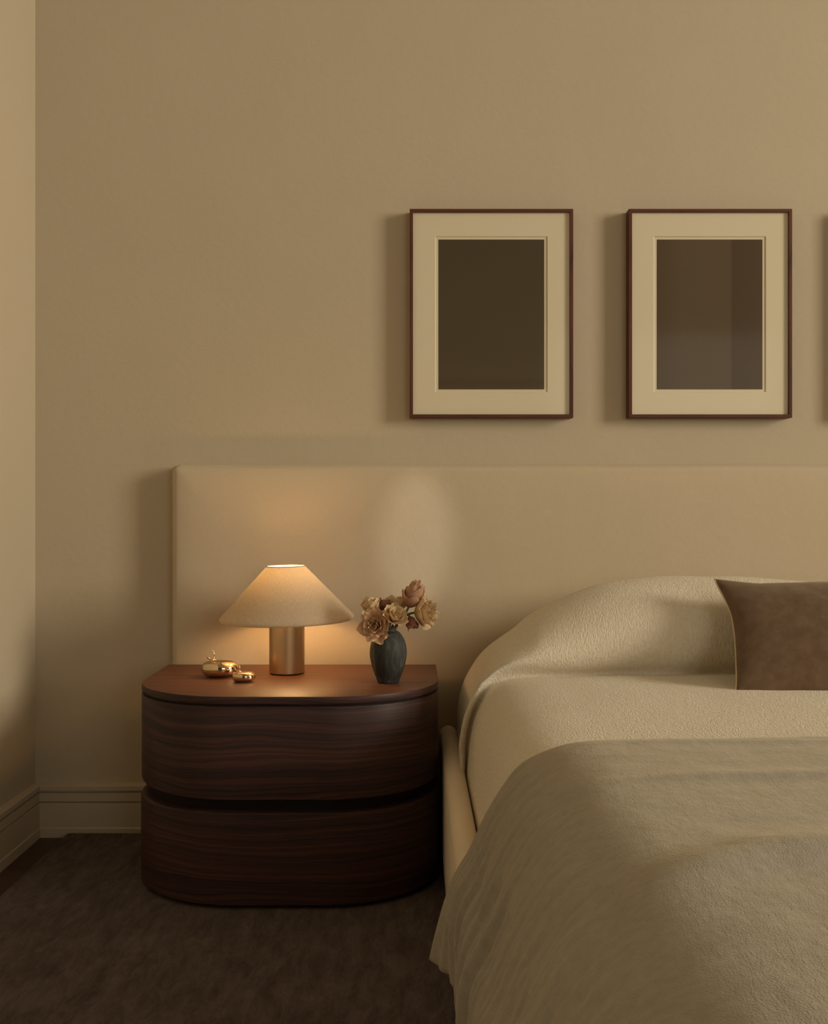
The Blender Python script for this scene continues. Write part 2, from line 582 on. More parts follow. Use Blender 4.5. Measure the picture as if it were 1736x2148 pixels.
# ------------------------------------------------------------------ rug
RUGZ = .018
def rug():
    x0, x1, y0, y1 = -.925, 2.75, -1.4, 2.925
    n = 5
    bm = bmesh.new()
    me = box_mesh('rug', x0, x1, y0, y1, .0005, RUGZ, .008, 4)
    o = link('rug', me, M['rug'])
    tag(o, 'dark brown short pile rug under the nightstand and bed', 'rug')
rug()

# ------------------------------------------------------------------ nightstand
NX0, NX1 = -.6393, .0573
NY0, NY1 = 2.3565, 2.853       # front, back
NTOP = .476
NR = .250
def outline(n_arc=20, n_side=10, n_front=14):
    """points (x, y, nx, ny, s, frontness) from the back left, round the front, to the back right; then the back edge."""
    P = []
    def add(x, y, nx, ny, f): P.append((x, y, nx, ny, f))
    for i in range(n_side):
        y = NY1 + (NY0 + NR - NY1) * i / n_side
        add(NX0, y, -1, 0, 0)
    for i in range(n_arc):
        a = PI + (PI / 2) * i / n_arc
        add(NX0 + NR + NR * math.cos(a), NY0 + NR + NR * math.sin(a), math.cos(a), math.sin(a), math.sin((i / n_arc) * PI / 2))
    for i in range(n_front):
        add(NX0 + NR + (NX1 - NX0 - 2 * NR) * i / n_front, NY0, 0, -1, 1)
    for i in range(n_arc):
        a = PI * 1.5 + (PI / 2) * i / n_arc
        add(NX1 - NR + NR * math.cos(a), NY0 + NR + NR * math.sin(a), math.cos(a), math.sin(a), math.cos((i / n_arc) * PI / 2))
    for i in range(n_side + 1):
        y = NY0 + NR + (NY1 - NY0 - NR) * i / n_side
        add(NX1, y, 1, 0, 0)
    return P
OUT = outline()
def loft(name, rings):
    """rings: list of f(frontness) -> (inset, z), bottom to top."""
    n = len(OUT)
    verts, uvs, faces = [], [], []
    arc = [0]
    for a, b in zip(OUT, OUT[1:]): arc.append(arc[-1] + math.hypot(b[0] - a[0], b[1] - a[1]))
    for fn in rings:
        for i, (x, y, nx, ny, f) in enumerate(OUT):
            ins, z = fn(f)
            verts.append((x - nx * ins, y - ny * ins, z)); uvs.append((arc[i], z))
    for j in range(len(rings) - 1):
        for i in range(n):
            a = j * n + i; b = j * n + (i + 1) % n
            faces.append((a, b, b + n, a + n))
    faces.append(tuple(reversed(range(n))))
    m = len(rings)
    faces.append(tuple(range((m - 1) * n, m * n)))
    me = mesh_from(name, verts, faces, uvs, True, 32)
    l = me.uv_layers[0]
    for poly in me.polygons:
        if abs(poly.normal.z) > .9:
            for li in poly.loop_indices:
                co = me.vertices[me.loops[li].vertex_index].co
                l.data[li].uv = (co.x + .13, co.y * .9)
    return me
def rings_const(lst): return [(lambda f, i=i, z=z: (i, z)) for (i, z) in lst]

ns = thing('nightstand', 'walnut nightstand with two drawers and rounded front corners beside the bed', 'nightstand')
top_o = link('tabletop', loft('tabletop', rings_const([(.003, NTOP - .0185), (.0008, NTOP - .0165), (.0, NTOP - .0145), (0, NTOP - .003), (.0008, NTOP - .0008), (.003, NTOP)])), M['walnut_lamplit'], ns)
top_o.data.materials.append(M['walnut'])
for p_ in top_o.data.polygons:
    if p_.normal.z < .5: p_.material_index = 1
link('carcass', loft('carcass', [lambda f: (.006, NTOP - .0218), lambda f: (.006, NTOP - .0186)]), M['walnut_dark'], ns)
def lip(rs, rf, f): return rs + (rf - rs) * (f ** 1.5)
zb = .2527            # lower edge of the upper drawer
def up(k):
    def fn(f):
        r = lip(.0125, .0025, f)
        a = k * PI / 2
        return (r * (1 - math.sin(a)), zb + r * (1 - math.cos(a)))
    return fn
up_r = [up(k / 6) for k in range(7)]
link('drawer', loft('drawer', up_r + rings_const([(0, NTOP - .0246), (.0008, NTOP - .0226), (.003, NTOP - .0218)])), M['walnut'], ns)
zl = .2262            # top edge of the lower drawer
def lo(k):
    def fn(f):
        r = lip(.0110, .003, f)
        a = k * PI / 2
        return (-.0018 + r * (1 - math.cos(a)), zl - r * (1 - math.sin(a)))
    return fn
low_r = [lo(k / 6) for k in range(7)]
link('drawer', loft('drawer', rings_const([(.004, .0245), (.0005, .0265), (-.0018, .029)]) + low_r), M['walnut'], ns)
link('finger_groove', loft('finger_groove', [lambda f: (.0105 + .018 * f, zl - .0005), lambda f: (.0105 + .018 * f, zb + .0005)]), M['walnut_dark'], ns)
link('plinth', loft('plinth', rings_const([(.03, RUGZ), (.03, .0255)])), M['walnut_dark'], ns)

# ------------------------------------------------------------------ bed
HBY = 2.885           # face of the headboard
XC = 1.07             # centre line of the bed
bed = thing('bed', 'cream upholstered bed with a long low headboard behind the nightstand', 'bed')

def headboard():
    x0, z0, z1 = px(357, HBY), .03, pz(973.5, HBY)
    x1 = 2 * XC - x0
    W_, H_ = x1 - x0, z1 - z0
    y_back = WY - .003
    D_ = y_back - HBY
    nx, nz = 150, 60
    r = .014
    def pos(i, n, L):
        # denser near both ends
        t = i / (n - 1)
        return L * (t - math.sin(2 * PI * t) * .10)
    verts, uvs, faces = [], [], []
    def front(i, j):
        x = pos(i, nx, W_); z = pos(j, nz, H_)
        ex = min(x, W_ - x); ez = min(z, H_ - z)
        e = min(ex, ez)
        if ex < r * 2 and ez < r * 2:       # rounded corner
            pass
        puff = .010 * (1 - math.exp(-e / .035))
        rnd = 0
        if e < r: rnd = r - math.sqrt(max(0, r * r - (r - e) ** 2))
        n_ = noise.noise(Vector((x * 4, z * 4, 2.3))) * .0018 + noise.noise(Vector((x * 1.3, z * 1.5, 9))) * .002
        wob = noise.noise(Vector((x * 3, 5, 1))) * .002 if z > H_ * .5 else 0
        y = HBY + .012 + rnd - puff - n_ * min(1, e / .05)
        # soften outline corners
        cx = cz = 0
        if ex < .02 and ez < .02:
            k = (1 - ex / .02) * (1 - ez / .02) * .006
            cx = k if x < W_ / 2 else -k; cz = k if z < H_ / 2 else -k
        return (x0 + x + cx, y, z0 + z + cz + wob * (z / H_)), (x, z)
    for j in range(nz):
        for i in range(nx):
            co, uv = front(i, j); verts.append(co); uvs.append(uv)
    for j in range(nz - 1):
        for i in range(nx - 1):
            a = j * nx + i
            faces.append((a, a + 1, a + nx + 1, a + nx))
    loop = [j * nx for j in range(nz)] + [(nz - 1) * nx + i for i in range(1, nx)] + [j * nx + nx - 1 for j in range(nz - 2, -1, -1)] + [i for i in range(nx - 2, 0, -1)]
    back = []
    for v in loop:
        co = verts[v]; verts.append((co[0], y_back, co[2])); uvs.append((uvs[v][0] + .05, uvs[v][1] + .05)); back.append(len(verts) - 1)
    m = len(loop)
    for k in range(m):
        a, b = loop[k], loop[(k + 1) % m]
        c, d = back[(k + 1) % m], back[k]
        faces.append((a, b, c, d))
    faces.append(tuple(reversed(back)))
    me = mesh_from('headboard', verts, faces, uvs, True, 60)
    bm = bmesh.new(); bm.from_mesh(me); bmesh.ops.recalc_face_normals(bm, faces=bm.faces); bm.to_mesh(me); bm.free()
    me.set_sharp_from_angle(angle=math.radians(60))
    link('headboard', me, M['headboard'], bed)
headboard()

RAIL_TOP = pz(1521, HBY)
RAIL_O = px(922, HBY)
RAIL_I = px(958, HBY)
FOOT = .74
def side_rail(mirror):
    r = (RAIL_I - RAIL_O) / 2
    prof = [(RAIL_O + .004, .05), (RAIL_O, .055), (RAIL_O, .12), (RAIL_O, .2), (RAIL_O, RAIL_TOP - r)]
    for k in range(1, 13):
        a = PI - PI * k / 13
        prof.append((RAIL_O + r + r * math.cos(a), RAIL_TOP - r + r * math.sin(a)))
    prof += [(RAIL_I, RAIL_TOP - r), (RAIL_I, .2), (RAIL_I, .12), (RAIL_I, .055), (RAIL_I - .004, .05)]
    ys = [HBY - .006, HBY - .008, HBY - .02, HBY - .06] + [HBY - .06 - (HBY - .06 - FOOT) * k / 40 for k in range(1, 41)]
    def fn(i, j):
        x, z = prof[i]
        y = ys[j]
        if mirror: x = 2 * XC - x
        return (x, y, z), (y, z + x)
    me = grid_mesh('side_rail', len(prof), len(ys), fn, wrap_u=True)
    bm = bmesh.new(); bm.from_mesh(me)
    bmesh.ops.holes_fill(bm, edges=[e for e in bm.edges if e.is_boundary])
    bmesh.ops.recalc_face_normals(bm, faces=bm.faces); bm.to_mesh(me); bm.free()
    me.set_sharp_from_angle(angle=math.radians(50))
    return link('side_rail', me, M['rail'], bed)
side_rail(False); side_rail(True)
link('foot_rail', box_mesh('foot_rail', RAIL_O + .001, 2 * XC - RAIL_O - .001, FOOT - .05, FOOT - .001, .05, RAIL_TOP, .02, 4), M['rail'], bed)
link('slat_base', box_mesh('slat_base', RAIL_I + .001, 2 * XC - RAIL_I - .001, FOOT, HBY - .012, .10, .20, .006, 2), M['walnut_dark'], bed)
for (lx, ly) in ((.14, .80), (2 * XC - .14, .80), (.14, 2.80), (2 * XC - .14, 2.80)):
    link('leg', box_mesh('leg', lx - .025, lx + .025, ly - .025, ly + .025, RUGZ, .101, .003, 2), M['walnut_dark'], bed)
link('mattress', box_mesh('mattress', .152, 2 * XC - .152, FOOT + .01, HBY - .03, .20, .478, .05, 6), M['mattress'], bed)

# ---- bedspread: one draped sheet that also covers the pillows
BS_HALF = [(.128, .235), (.1165, .275), (.1175, .306), (.126, .378), (.144, .441), (.1755, .484), (.225, .505), (.315, .5125), (.54, .516), (.80, .518), (XC, .518)]
def pill_w(X):
    if X > XC: X = 2 * XC - X
    return smooth_interp([(.115, 0), (.15, .03), (.174, .12), (.243, .36), (.289, .57), (.38, .81), (.495, .97), (.724, 1.02), (.90, .97), (.995, .92), (XC, .89)], X)
NU = 260
half, bs_len = resample(BS_HALF, NU // 2 + 1)
BSP = half + [(2 * XC - x, z) for (x, z) in reversed(half[:-1])]
# rows: (y, dz, outward step on the sides)
ROWS = []
y = .66
while y < 2.36:
    ROWS.append((y, 0.0, 0.0)); y += .016
ROWS += [(2.36, 0, 0), (2.38, 0, 0), (2.40, -.001, 0), (2.418, -.003, 0), (2.432, -.005, .001), (2.440, -.006, .002), (2.444, -.002, .005),
         (2.438, .006, .009), (2.430, .014, .015), (2.422, .024, .019), (2.416, .036, .021), (2.413, .050, .021), (2.413, .066, .020), (2.417, .083, .018),
         (2.425, .100, .015), (2.437, .117, .0145), (2.453, .133, .014), (2.472, .148, .0135), (2.494, .161, .013), (2.518, .173, .0125), (2.545, .183, .012),
         (2.574, .191, .012), (2.604, .196, .012), (2.634, .198, .012), (2.664, .197, .012), (2.694, .192, .012), (2.722, .183, .012), (2.748, .170, .012),
         (2.772, .153, .012), (2.793, .132, .012), (2.810, .105, .012), (2.822, .075, .012), (2.830, .040, .012), (2.836, .005, .012), (2.842, -.02, .010)]
def bs_normal(i):
    a = BSP[max(0, i - 1)]; b = BSP[min(len(BSP) - 1, i + 1)]
    tx, tz = b[0] - a[0], b[1] - a[1]
    l = math.hypot(tx, tz) or 1
    return (-tz / l, tx / l)
BSN = [bs_normal(i) for i in range(len(BSP))]
def bedspread():
    vs = [0]
    for a, b in zip(ROWS, ROWS[1:]): vs.append(vs[-1] + math.hypot(b[0] - a[0], b[1] - a[1]))
    nu = len(BSP)
    step = 2 * bs_len / (nu - 1)
    def fn(i, j):
        X, Z = BSP[i]
        Y, dz, st = ROWS[j]
        wgt = pill_w(X)
        nx_, nz_ = BSN[i]
        side = min(1, max(0, (.74 - wgt) / .55))
        edge = min(1, min(i, nu - 1 - i) / 14)
        # cloth unevenness
        s = i * step; v = vs[j]
        d = noise.noise(Vector((s * 5, v * 4.2, 1.7))) * .0030 + noise.noise(Vector((s * 13, v * 9, 5.1))) * .0012
        if Y > 2.41 and dz > .01:
            d += .003 * noise.noise(Vector((s * 7, v * 16, 3.3))) * wgt
        # small soft dip where the fold is tucked under the pillow
        o = st * side * edge + d * edge
        # gathered dips in front of the pillow
        yy = Y + .010 * noise.noise(Vector((s * 3.0, 8.8, 0))) * (1 if 2.3 < Y < 2.5 else 0)
        return (X + nx_ * o, yy, Z + nz_ * o + dz * wgt), (s, v)
    me = grid_mesh('bedspread', nu, len(ROWS), fn)
    o = link('bedspread', me, M['bedspread'])
    md = o.modifiers.new('thickness', 'SOLIDIFY'); md.thickness = .004; md.offset = -1
    tag(o, 'cream crinkled cotton bedspread pulled over the pillows and mattress', 'bedspread')
bedspread()

# ---- grey linen blanket over the lower half
BL_BACK = 1.680
BL_HALF = [(.0575, .188), (.056, .235), (.0565, .27), (.0605, .305), (.068, .328), (.0845, .356), (.113, .417), (.141, .462), (.174, .493), (.232, .5165), (.315, .5235), (.54, .5265), (.80, .528), (XC, .528)]
NB = 300
bh, bl_len = resample(BL_HALF, NB // 2 + 1)
BLP = bh + [(2 * XC - x, z) for (x, z) in reversed(bh[:-1])]
def blanket():
    ys = []
    y = BL_BACK
    ys += [BL_BACK, BL_BACK - .004]
    y = BL_BACK - .010
    while y > .70:
        ys.append(y); y -= .0045
    rows = [(y, 0) for y in ys]
    for k in range(1, 9):
        a = PI / 2 * k / 8
        rows.append((ys[-1] - .07 * math.sin(a), -.07 * (1 - math.cos(a))))
    for k in range(1, 9):
        rows.append((rows[-1][0] - .001, rows[-1][1] - .02))
    nu = len(BLP)
    step = 2 * bl_len / (nu - 1)
    vs = [0]
    for a, b in zip(rows, rows[1:]): vs.append(vs[-1] + math.hypot(b[0] - a[0], b[1] - a[1]))
    def nrm(i):
        a = BLP[max(0, i - 1)]; b = BLP[min(nu - 1, i + 1)]
        tx, tz = b[0] - a[0], b[1] - a[1]; l = math.hypot(tx, tz) or 1
        return (-tz / l, tx / l)
    NRM = [nrm(i) for i in range(nu)]
    def ridge(t, w_): return math.exp(-(t / w_) ** 2)
    def fn(i, j):
        X, Z = BLP[i]
        Y, dz = rows[j]
        nx_, nz_ = NRM[i]
        s = i * step; v = vs[j]
        left = X < XC
        # how far down the side this point hangs (0 on top, 1 at the hem)
        drop = max(0, min(1, (.50 - Z) / .33))
        top = 1 - min(1, max(0, (.525 - Z) / .03))
        d = .0
        # vertical drape folds on the hanging side
        vv = v + .05 * s * (1 - drop)
        fo = .0115 * noise.noise(Vector((vv * 26, s * 1.6, 7))) + .0095 * noise.noise(Vector((vv * 52 + 3, s * 2.0, 2))) + .0045 * noise.noise(Vector((vv * 9, s * 1.2, 5)))
        for (fq, ds, dp, wd_) in ((17, 1.1, .0075, .10), (31, 2.0, .0050, .13)):
            nn = abs(noise.noise(Vector((vv * fq, s * ds + fq, 4.4))))
            fo -= dp * max(0, 1 - nn / wd_)
        d += fo * min(1, drop * 2.2) * min(1, .35 + v / .12)
        # shoulder: narrow pulled folds
        sh = math.exp(-((Z - .478) / .018) ** 2)
        d += .0030 * noise.noise(Vector((v * 40, s * 4, 2))) * sh
        # fold ridges running across the top of the bed
        xa = X if left else 2 * XC - X
        fade = min(1, max(0, (xa - .18) / .22))
        c1 = 1.400 + .012 * math.sin(xa * 4.2)
        d += .0060 * ridge(Y - c1, .035 if Y > c1 else .018) * fade
        c2 = 1.045 + .055 * math.exp(-((xa - .53) / .25) ** 2) - .06 * max(0, .34 - xa) / .2
        q_ = Y - c2
        d += .0190 * ridge(q_, .050 if q_ > 0 else .040) * (fade ** .7) - .003 * ridge(q_ - .12, .04) * fade
        c3 = 1.62 + .01 * math.sin(xa * 7)
        d += .0030 * ridge(Y - c3, .018) * fade
        d += .0040 * noise.noise(Vector((s * 3.1, v * 4.0, 11))) * top + .0012 * noise.noise(Vector((s * 16, v * 22, 3)))
        d += .007 * (1 - math.exp(-v / .028)) * top          # rolled back edge
        d = max(d, -.0035 if drop < .3 else -.012)
        x = X + nx_ * d; z = Z + nz_ * d + dz
        yy = Y
        # the free corner at the back flares away from the bed
        if Z < .33:
            k = (.33 - Z) / .16
            fl_ = (.042 * max(0, 1 - v / .095) - .002) * k ** 1.2
            sg = -1 if left else 1
            x += sg * fl_
            z = max(z, .045)
            z += .010 * math.sin(v * 9 + 1) * max(0, (.22 - Z) / .05) * min(1, v / .12)
            yy += .0
        return (x, yy, z), (s, v)
    me = grid_mesh('blanket', nu, len(rows), fn, flip=True)
    o = link('blanket', me, M['blanket'])
    md = o.modifiers.new('thickness', 'SOLIDIFY'); md.thickness = .0035; md.offset = -1
    tag(o, 'greyish linen blanket spread over the lower half of the bed', 'blanket')
blanket()

# ---- suede cushion
def cushion():
    yb, yt = 2.188, 2.44
    zb_, zt_ = .512, .724
    xl = [(-1, px(1541, 2.19)), (-.84, px(1544, 2.21)), (-.6, px(1543.5, 2.24)), (-.3, px(1543, 2.275)), (.0, px(1541, 2.31)), (.3, px(1534, 2.35)), (.6, px(1520, 2.39)), (.85, px(1506, 2.42)), (1, px(1498, 2.44))]
    hw = XC - xl[0][1]
    ctr = Vector((XC, (yb + yt) / 2, (zb_ + zt_) / 2))
    c = thing('cushion', 'brown suede lumbar cushion with pale piping leaning on the pillows', 'cushion', ctr)
    upv = Vector((0, yt - yb, zt_ - zb_)); Hh = upv.length; upv.normalize()
    nrm = Vector((0, -upv.z, upv.y))        # towards the viewer
    nu, nv = 61, 41
    def edge_x(u, v):
        L_ = smooth_interp(xl, v)
        R_ = 2 * XC - L_
        return L_ + (R_ - L_) * (u + 1) / 2
    def top_sag(u, v):
        # the long edges bow slightly inwards
        b = 1 - u * u
        return v * (1 - .125 * min(1, b * 2.6)) if v > 0 else v * (1 - .0 * b)
    def surf(side):
        def fn(i, j):
            u = -math.cos(PI * i / (nu - 1)); v = -math.cos(PI * j / (nv - 1))
            th = .062 * (max(0, (1 - u * u)) ** .42) * (max(0, 1 - v * v) ** .5)
            if side < 0: th *= .75
            th += .0035 * noise.noise(Vector((u * 6, v * 3, side * 3))) * (1 - u ** 4) * (1 - v ** 4)
            p = Vector((edge_x(u, v), ctr.y, ctr.z)) + upv * (top_sag(u, v) * Hh / 2) + nrm * (side * th)
            return p - ctr, (u * hw, v * Hh / 2)
        return fn
    f = grid_mesh('front_panel', nu, nv, surf(1))
    b = grid_mesh('back_panel', nu, nv, surf(-1), flip=True)
    link('front_panel', f, M['suede'], c)
    link('back_panel', b, M['suede'], c)
    pts = []
    def rim(u, v): return Vector((edge_x(u, v), ctr.y, ctr.z)) + upv * (top_sag(u, v) * Hh / 2) - ctr
    for k in range(41): pts.append(rim(-1, -1 + 2 * k / 40))
    for k in range(1, 61): pts.append(rim(-1 + 2 * k / 60, 1))
    for k in range(1, 41): pts.append(rim(1, 1 - 2 * k / 40))
    for k in range(1, 60): pts.append(rim(1 - 2 * k / 60, -1))
    pts.append(pts[0])
    o = link('piping', tube_mesh('piping', pts, .0021, 8), M['piping'], c)
    o['label'] = 'thin pale piping'
cushion()

# ------------------------------------------------------------------ framed pictures
def picture(px0, px1, label, dark, light, vertical):
    YF = WY - .0395           # front of the moulding
    YB = WY - .001
    x0, x1 = px(px0, YF), px(px1, YF)
    z1, z0 = pz(438, YF), pz(876, YF)
    f = thing('picture_frame', label, 'picture', ((x0 + x1) / 2, YB, z0), group='framed pictures in a row above the headboard')
    O = Vector(f.location)
    wd, dp = .0088, YB - YF
    # moulding: four mitred strips in one frame mesh
    oc = [(x0, z0), (x1, z0), (x1, z1), (x0, z1)]
    ic = [(x0 + wd, z0 + wd), (x1 - wd, z0 + wd), (x1 - wd, z1 - wd), (x0 + wd, z1 - wd)]
    names = ['moulding'] * 4
    for k in range(4):
        a, b = oc[k], oc[(k + 1) % 4]; c, d = ic[(k + 1) % 4], ic[k]
        vs = []
        for (yy) in (YF, YB):
            for (x, z) in (a, b, c, d): vs.append(Vector((x, yy, z)) - O)
        fs = [(0, 1, 2, 3), (7, 6, 5, 4), (0, 4, 5, 1), (3, 2, 6, 7), (1, 5, 6, 2), (0, 3, 7, 4)]
        L_ = math.hypot(b[0] - a[0], b[1] - a[1])
        hz = abs(b[0] - a[0]) > abs(b[1] - a[1])
        uv = [((v.x, v.z + v.y * 1.1) if hz else (v.z + 3.1 * k, v.x + v.y * 1.1)) for v in vs]
        me = mesh_from('moulding', vs, fs, uv, False)
        bm = bmesh.new(); bm.from_mesh(me); bmesh.ops.recalc_face_normals(bm, faces=bm.faces)
        bmesh.ops.bevel(bm, geom=[e for e in bm.edges if e.calc_length() > .2], offset=.0006, segments=1, affect='EDGES')
        bm.to_mesh(me); bm.free()
        link('moulding', me, M['frame_wood'], f)
    # mat board with bevelled window
    ym = YF + .0075
    def cc(x, z, y): return Vector((x, y, z)) - O
    ix0, ix1, iz0, iz1 = x0 + wd, x1 - wd, z0 + wd, z1 - wd
    sx = (x1 - x0) / 343.0; sz = (z1 - z0) / 438.0
    dX = px0 - 859
    mx0, mx1 = x0 + (912 - 859) * sx + .5 * sx, x0 + (1149 - 859) * sx
    if vertical: mx0 += 0.0; 
    mz1, mz0 = z1 - (494 - 438) * sz, z0 + (876 - 822.5) * sz
    bv = .0022
    vs = [cc(ix0, iz0, ym), cc(ix1, iz0, ym), cc(ix1, iz1, ym), cc(ix0, iz1, ym),
          cc(mx0, mz0, ym), cc(mx1, mz0, ym), cc(mx1, mz1, ym), cc(mx0, mz1, ym),
          cc(mx0 + bv, mz0 + bv, ym + .0026), cc(mx1 - bv, mz0 + bv, ym + .0026), cc(mx1 - bv, mz1 - bv, ym + .0026), cc(mx0 + bv, mz1 - bv, ym + .0026)]
    fs = []
    for k in range(4):
        k2 = (k + 1) % 4
        fs.append((k, k2, 4 + k2, 4 + k)); fs.append((4 + k, 4 + k2, 8 + k2, 8 + k))
    link('mat_board', mesh_from('mat_board', vs, fs, None, False), M['mat_board'], f)
    # print paper and its dark image
    pb = box_mesh('paper', ix0, ix1, ym + .0027, ym + .005, iz0, iz1)
    for v in pb.vertices: v.co -= O
    link('paper', pb, M['mat_board'], f)
    m, nt, N, L, b = new_mat('dark_print')
    tc = N.new('ShaderNodeTexCoord')
    sep = N.new('ShaderNodeSeparateXYZ'); L.new(tc.outputs['Object'], sep.inputs[0])
    cr = N.new('ShaderNodeValToRGB')
    e = cr.color_ramp.elements
    mr = N.new('ShaderNodeMapRange')
    if vertical:
        a0, a1 = px(1376, YF) - O.x, px(1600, YF) - O.x
        L.new(sep.outputs['X'], mr.inputs[0])
        e[0].position = 0; e[0].color = (*dark, 1)
        e[1].position = 1; e[1].color = (*dark, 1)
        k = e.new(.25); k.color = (*light, 1)
        k = e.new(.705); k.color = (*light, 1)
        k = e.new(.72); k.color = tuple(d_ * .9 for d_ in dark) + (1,)
    else:
        a0, a1 = pz(816, YF) - O.z, pz(500, YF) - O.z
        L.new(sep.outputs['Z'], mr.inputs[0])
        e[0].position = 0; e[0].color = (*light, 1)
        e[1].position = 1; e[1].color = (*dark, 1)
        k = e.new(.05); k.color = tuple(d_ * .86 for d_ in light) + (1,)
        k = e.new(.09); k.color = (*light, 1)
        k = e.new(.22); k.color = tuple((p_ + q_) / 2 for p_, q_ in zip(dark, light)) + (1,)
    mr.inputs[1].default_value = a0; mr.inputs[2].default_value = a1
    L.new(mr.outputs[0], cr.inputs[0])
    L.new(cr.outputs[0], b.inputs['Base Color'])
    b.inputs['Roughness'].default_value = .7; b.inputs['Specular IOR Level'].default_value = .15
    gx0, gx1 = x0 + (919 - 859) * sx + .3 * sx, x0 + (1142 - 859) * sx
    gz1, gz0 = z1 - (500.5 - 438) * sz, z0 + (876 - 816) * sz
    im = box_mesh('print', gx0, gx1, ym + .0024, ym + .0029, gz0, gz1)
    for v in im.vertices: v.co -= O
    link('print', im, m, f)
    gp = box_mesh('glazing', ix0, ix1, ym - .0030, ym - .0012, iz0, iz1)
    for v in gp.vertices: v.co -= O
    link('glazing', gp, M['glass'], f)
    bk = box_mesh('backing', ix0, ix1, ym + .0052, ym + .009, iz0, iz1)
    for v in bk.vertices: v.co -= O
    link('backing', bk, M['frame_wood'], f)
    return f
picture(859, 1202, 'thin walnut picture frame with black-brown print, left of the two above the bed', (.082, .064, .037), (.100, .076, .046), False)
picture(1318.5, 1661, 'thin walnut picture frame with lighter brown print, right of the two above the bed', (.098, .066, .040), (.118, .084, .050), True)
picture(1778, 2121, 'thin walnut picture frame just past the right edge, showing only its shadow', (.085, .064, .037), (.100, .076, .046), False)

# ------------------------------------------------------------------ table lamp
def lamp():
    Y = 2.700
    X = px(601.5, Y)
    s = Y / F
    L = thing('table_lamp', 'lit table lamp with cone linen shade and brushed brass cylinder base', 'lamp', (X, Y, NTOP))
    z_rim = pz(1296, Y) - NTOP
    z_top = pz(1187.5, Y) - NTOP
    rb = 37 * s; rr = 141 * s - .003; rt = 40 * s
    zb1 = z_rim + .018
    base = lathe_mesh('base', [(rb - .0012, .0022), (rb, .0034), (rb, zb1 - .001), (rb - .001, zb1)], 96)
    link('base', base, M['brass'], L)
    ft = lathe_mesh('foot_pad', [(rb - .002, .0), (rb - .002, .0023)], 64)
    link('foot_pad', ft, M['walnut_dark'], L)
    so = lathe_mesh('socket', [(.016, zb1), (.016, zb1 + .012), (.013, zb1 + .016)], 32)
    link('socket', so, M['brass'], L)
    bz = zb1 + .072
    prof = [(.0095, zb1 + .0165), (.0098, zb1 + .044)]
    for k in range(1, 12):
        a = -1.1 + (PI / 2 + 1.1) * k / 11.5
        prof.append((.020 * math.cos(a), bz + .020 * math.sin(a)))
    bulb = link('bulb', lathe_mesh('bulb', prof, 32), M['bulb'], L)
    # shade, with the slight tilt seen in the photograph
    sh_p = [(rr - .0062, z_rim - .0050), (rr - .0035, z_rim - .0062), (rr, z_rim - .0052), (rr + .0022, z_rim - .0022), (rr + .0026, z_rim + .0012), (rr + .0012, z_rim + .0042)]
    n = 14
    for k in range(1, n + 1):
        t = k / n
        sh_p.append((rr + .0012 + (rt - rr - .0012) * t, z_rim + .0042 + (z_top - z_rim - .0042) * t))
    N_ = 128
    slen = [0]
    for a, b in zip(sh_p, sh_p[1:]): slen.append(slen[-1] + math.hypot(b[0] - a[0], b[1] - a[1]))
    def fn(i, j):
        a = 2 * PI * i / N_
        r, z = sh_p[j]
        return (r * math.cos(a), r * math.sin(a), z), (a * .1, slen[j])
    me = grid_mesh('shade', N_, len(sh_p), fn, wrap_u=True)
    l = me.uv_layers[0]
    for poly in me.polygons:      # no seam jump in the weave
        us = [l.data[li].uv[0] for li in poly.loop_indices]
        if max(us) - min(us) > .3:
            for li in poly.loop_indices:
                if l.data[li].uv[0] < .3: l.data[li].uv[0] += 2 * PI * .1
    sh = link('shade', me, M['shade'], L)
    piv = Vector((0, 0, z_rim))
    tilt = Matrix.Translation(piv) @ Euler((math.radians(.6), math.radians(-1.2), 0)).to_matrix().to_4x4() @ Matrix.Translation(-piv)
    me.transform(tilt)
    def fl(i, j):
        a = 2 * PI * i / N_
        r, z = [(rr - .007, z_rim - .0035), (rr - .0035, z_rim + .0022)][j] if j < 2 else (rr - .0022 + (rt - rr + .0012) * (j - 1) / 10, z_rim + .0040 + (z_top - z_rim - .0044) * (j - 1) / 10)
        return (r * math.cos(a), r * math.sin(a), z), (a * .1, j * .012)
    lm = grid_mesh('lining', N_, 12, fl, flip=True, wrap_u=True)
    lm.transform(tilt)
    link('lining', lm, M['shade_lining'], sh)
    def ring(r, z, rad):
        pts = [(r * math.cos(2 * PI * k / 96), r * math.sin(2 * PI * k / 96), z) for k in range(97)]
        m_ = tube_mesh('ring', pts, rad, 8); m_.transform(tilt); return m_
    t1 = ring(rt, z_top, .0013); t1.name = 'top_trim'
    link('top_trim', t1, M['shade_tape'], sh)
    t2 = ring(rr - .006, z_rim - .0050, .0010); t2.name = 'rim_trim'
    link('rim_trim', t2, M['shade_tape'], sh)
    # spider that carries the shade
    sp = []
    for k in range(3):
        a = 2 * PI * k / 3 + .5
        zc = z_rim + .040
        rc = rr - (rr - rt) * (.040 / (z_top - z_rim)) - .001
        sp.append(tube_mesh('arm', [(.0150 * math.cos(a), .0150 * math.sin(a), zb1 + .008), (rc * .6 * math.cos(a), rc * .6 * math.sin(a), z_rim + .034), (rc * math.cos(a), rc * math.sin(a), zc)], .0011, 6))
    link('shade_support', join_meshes('shade_support', sp), M['brass'], L)
lamp()

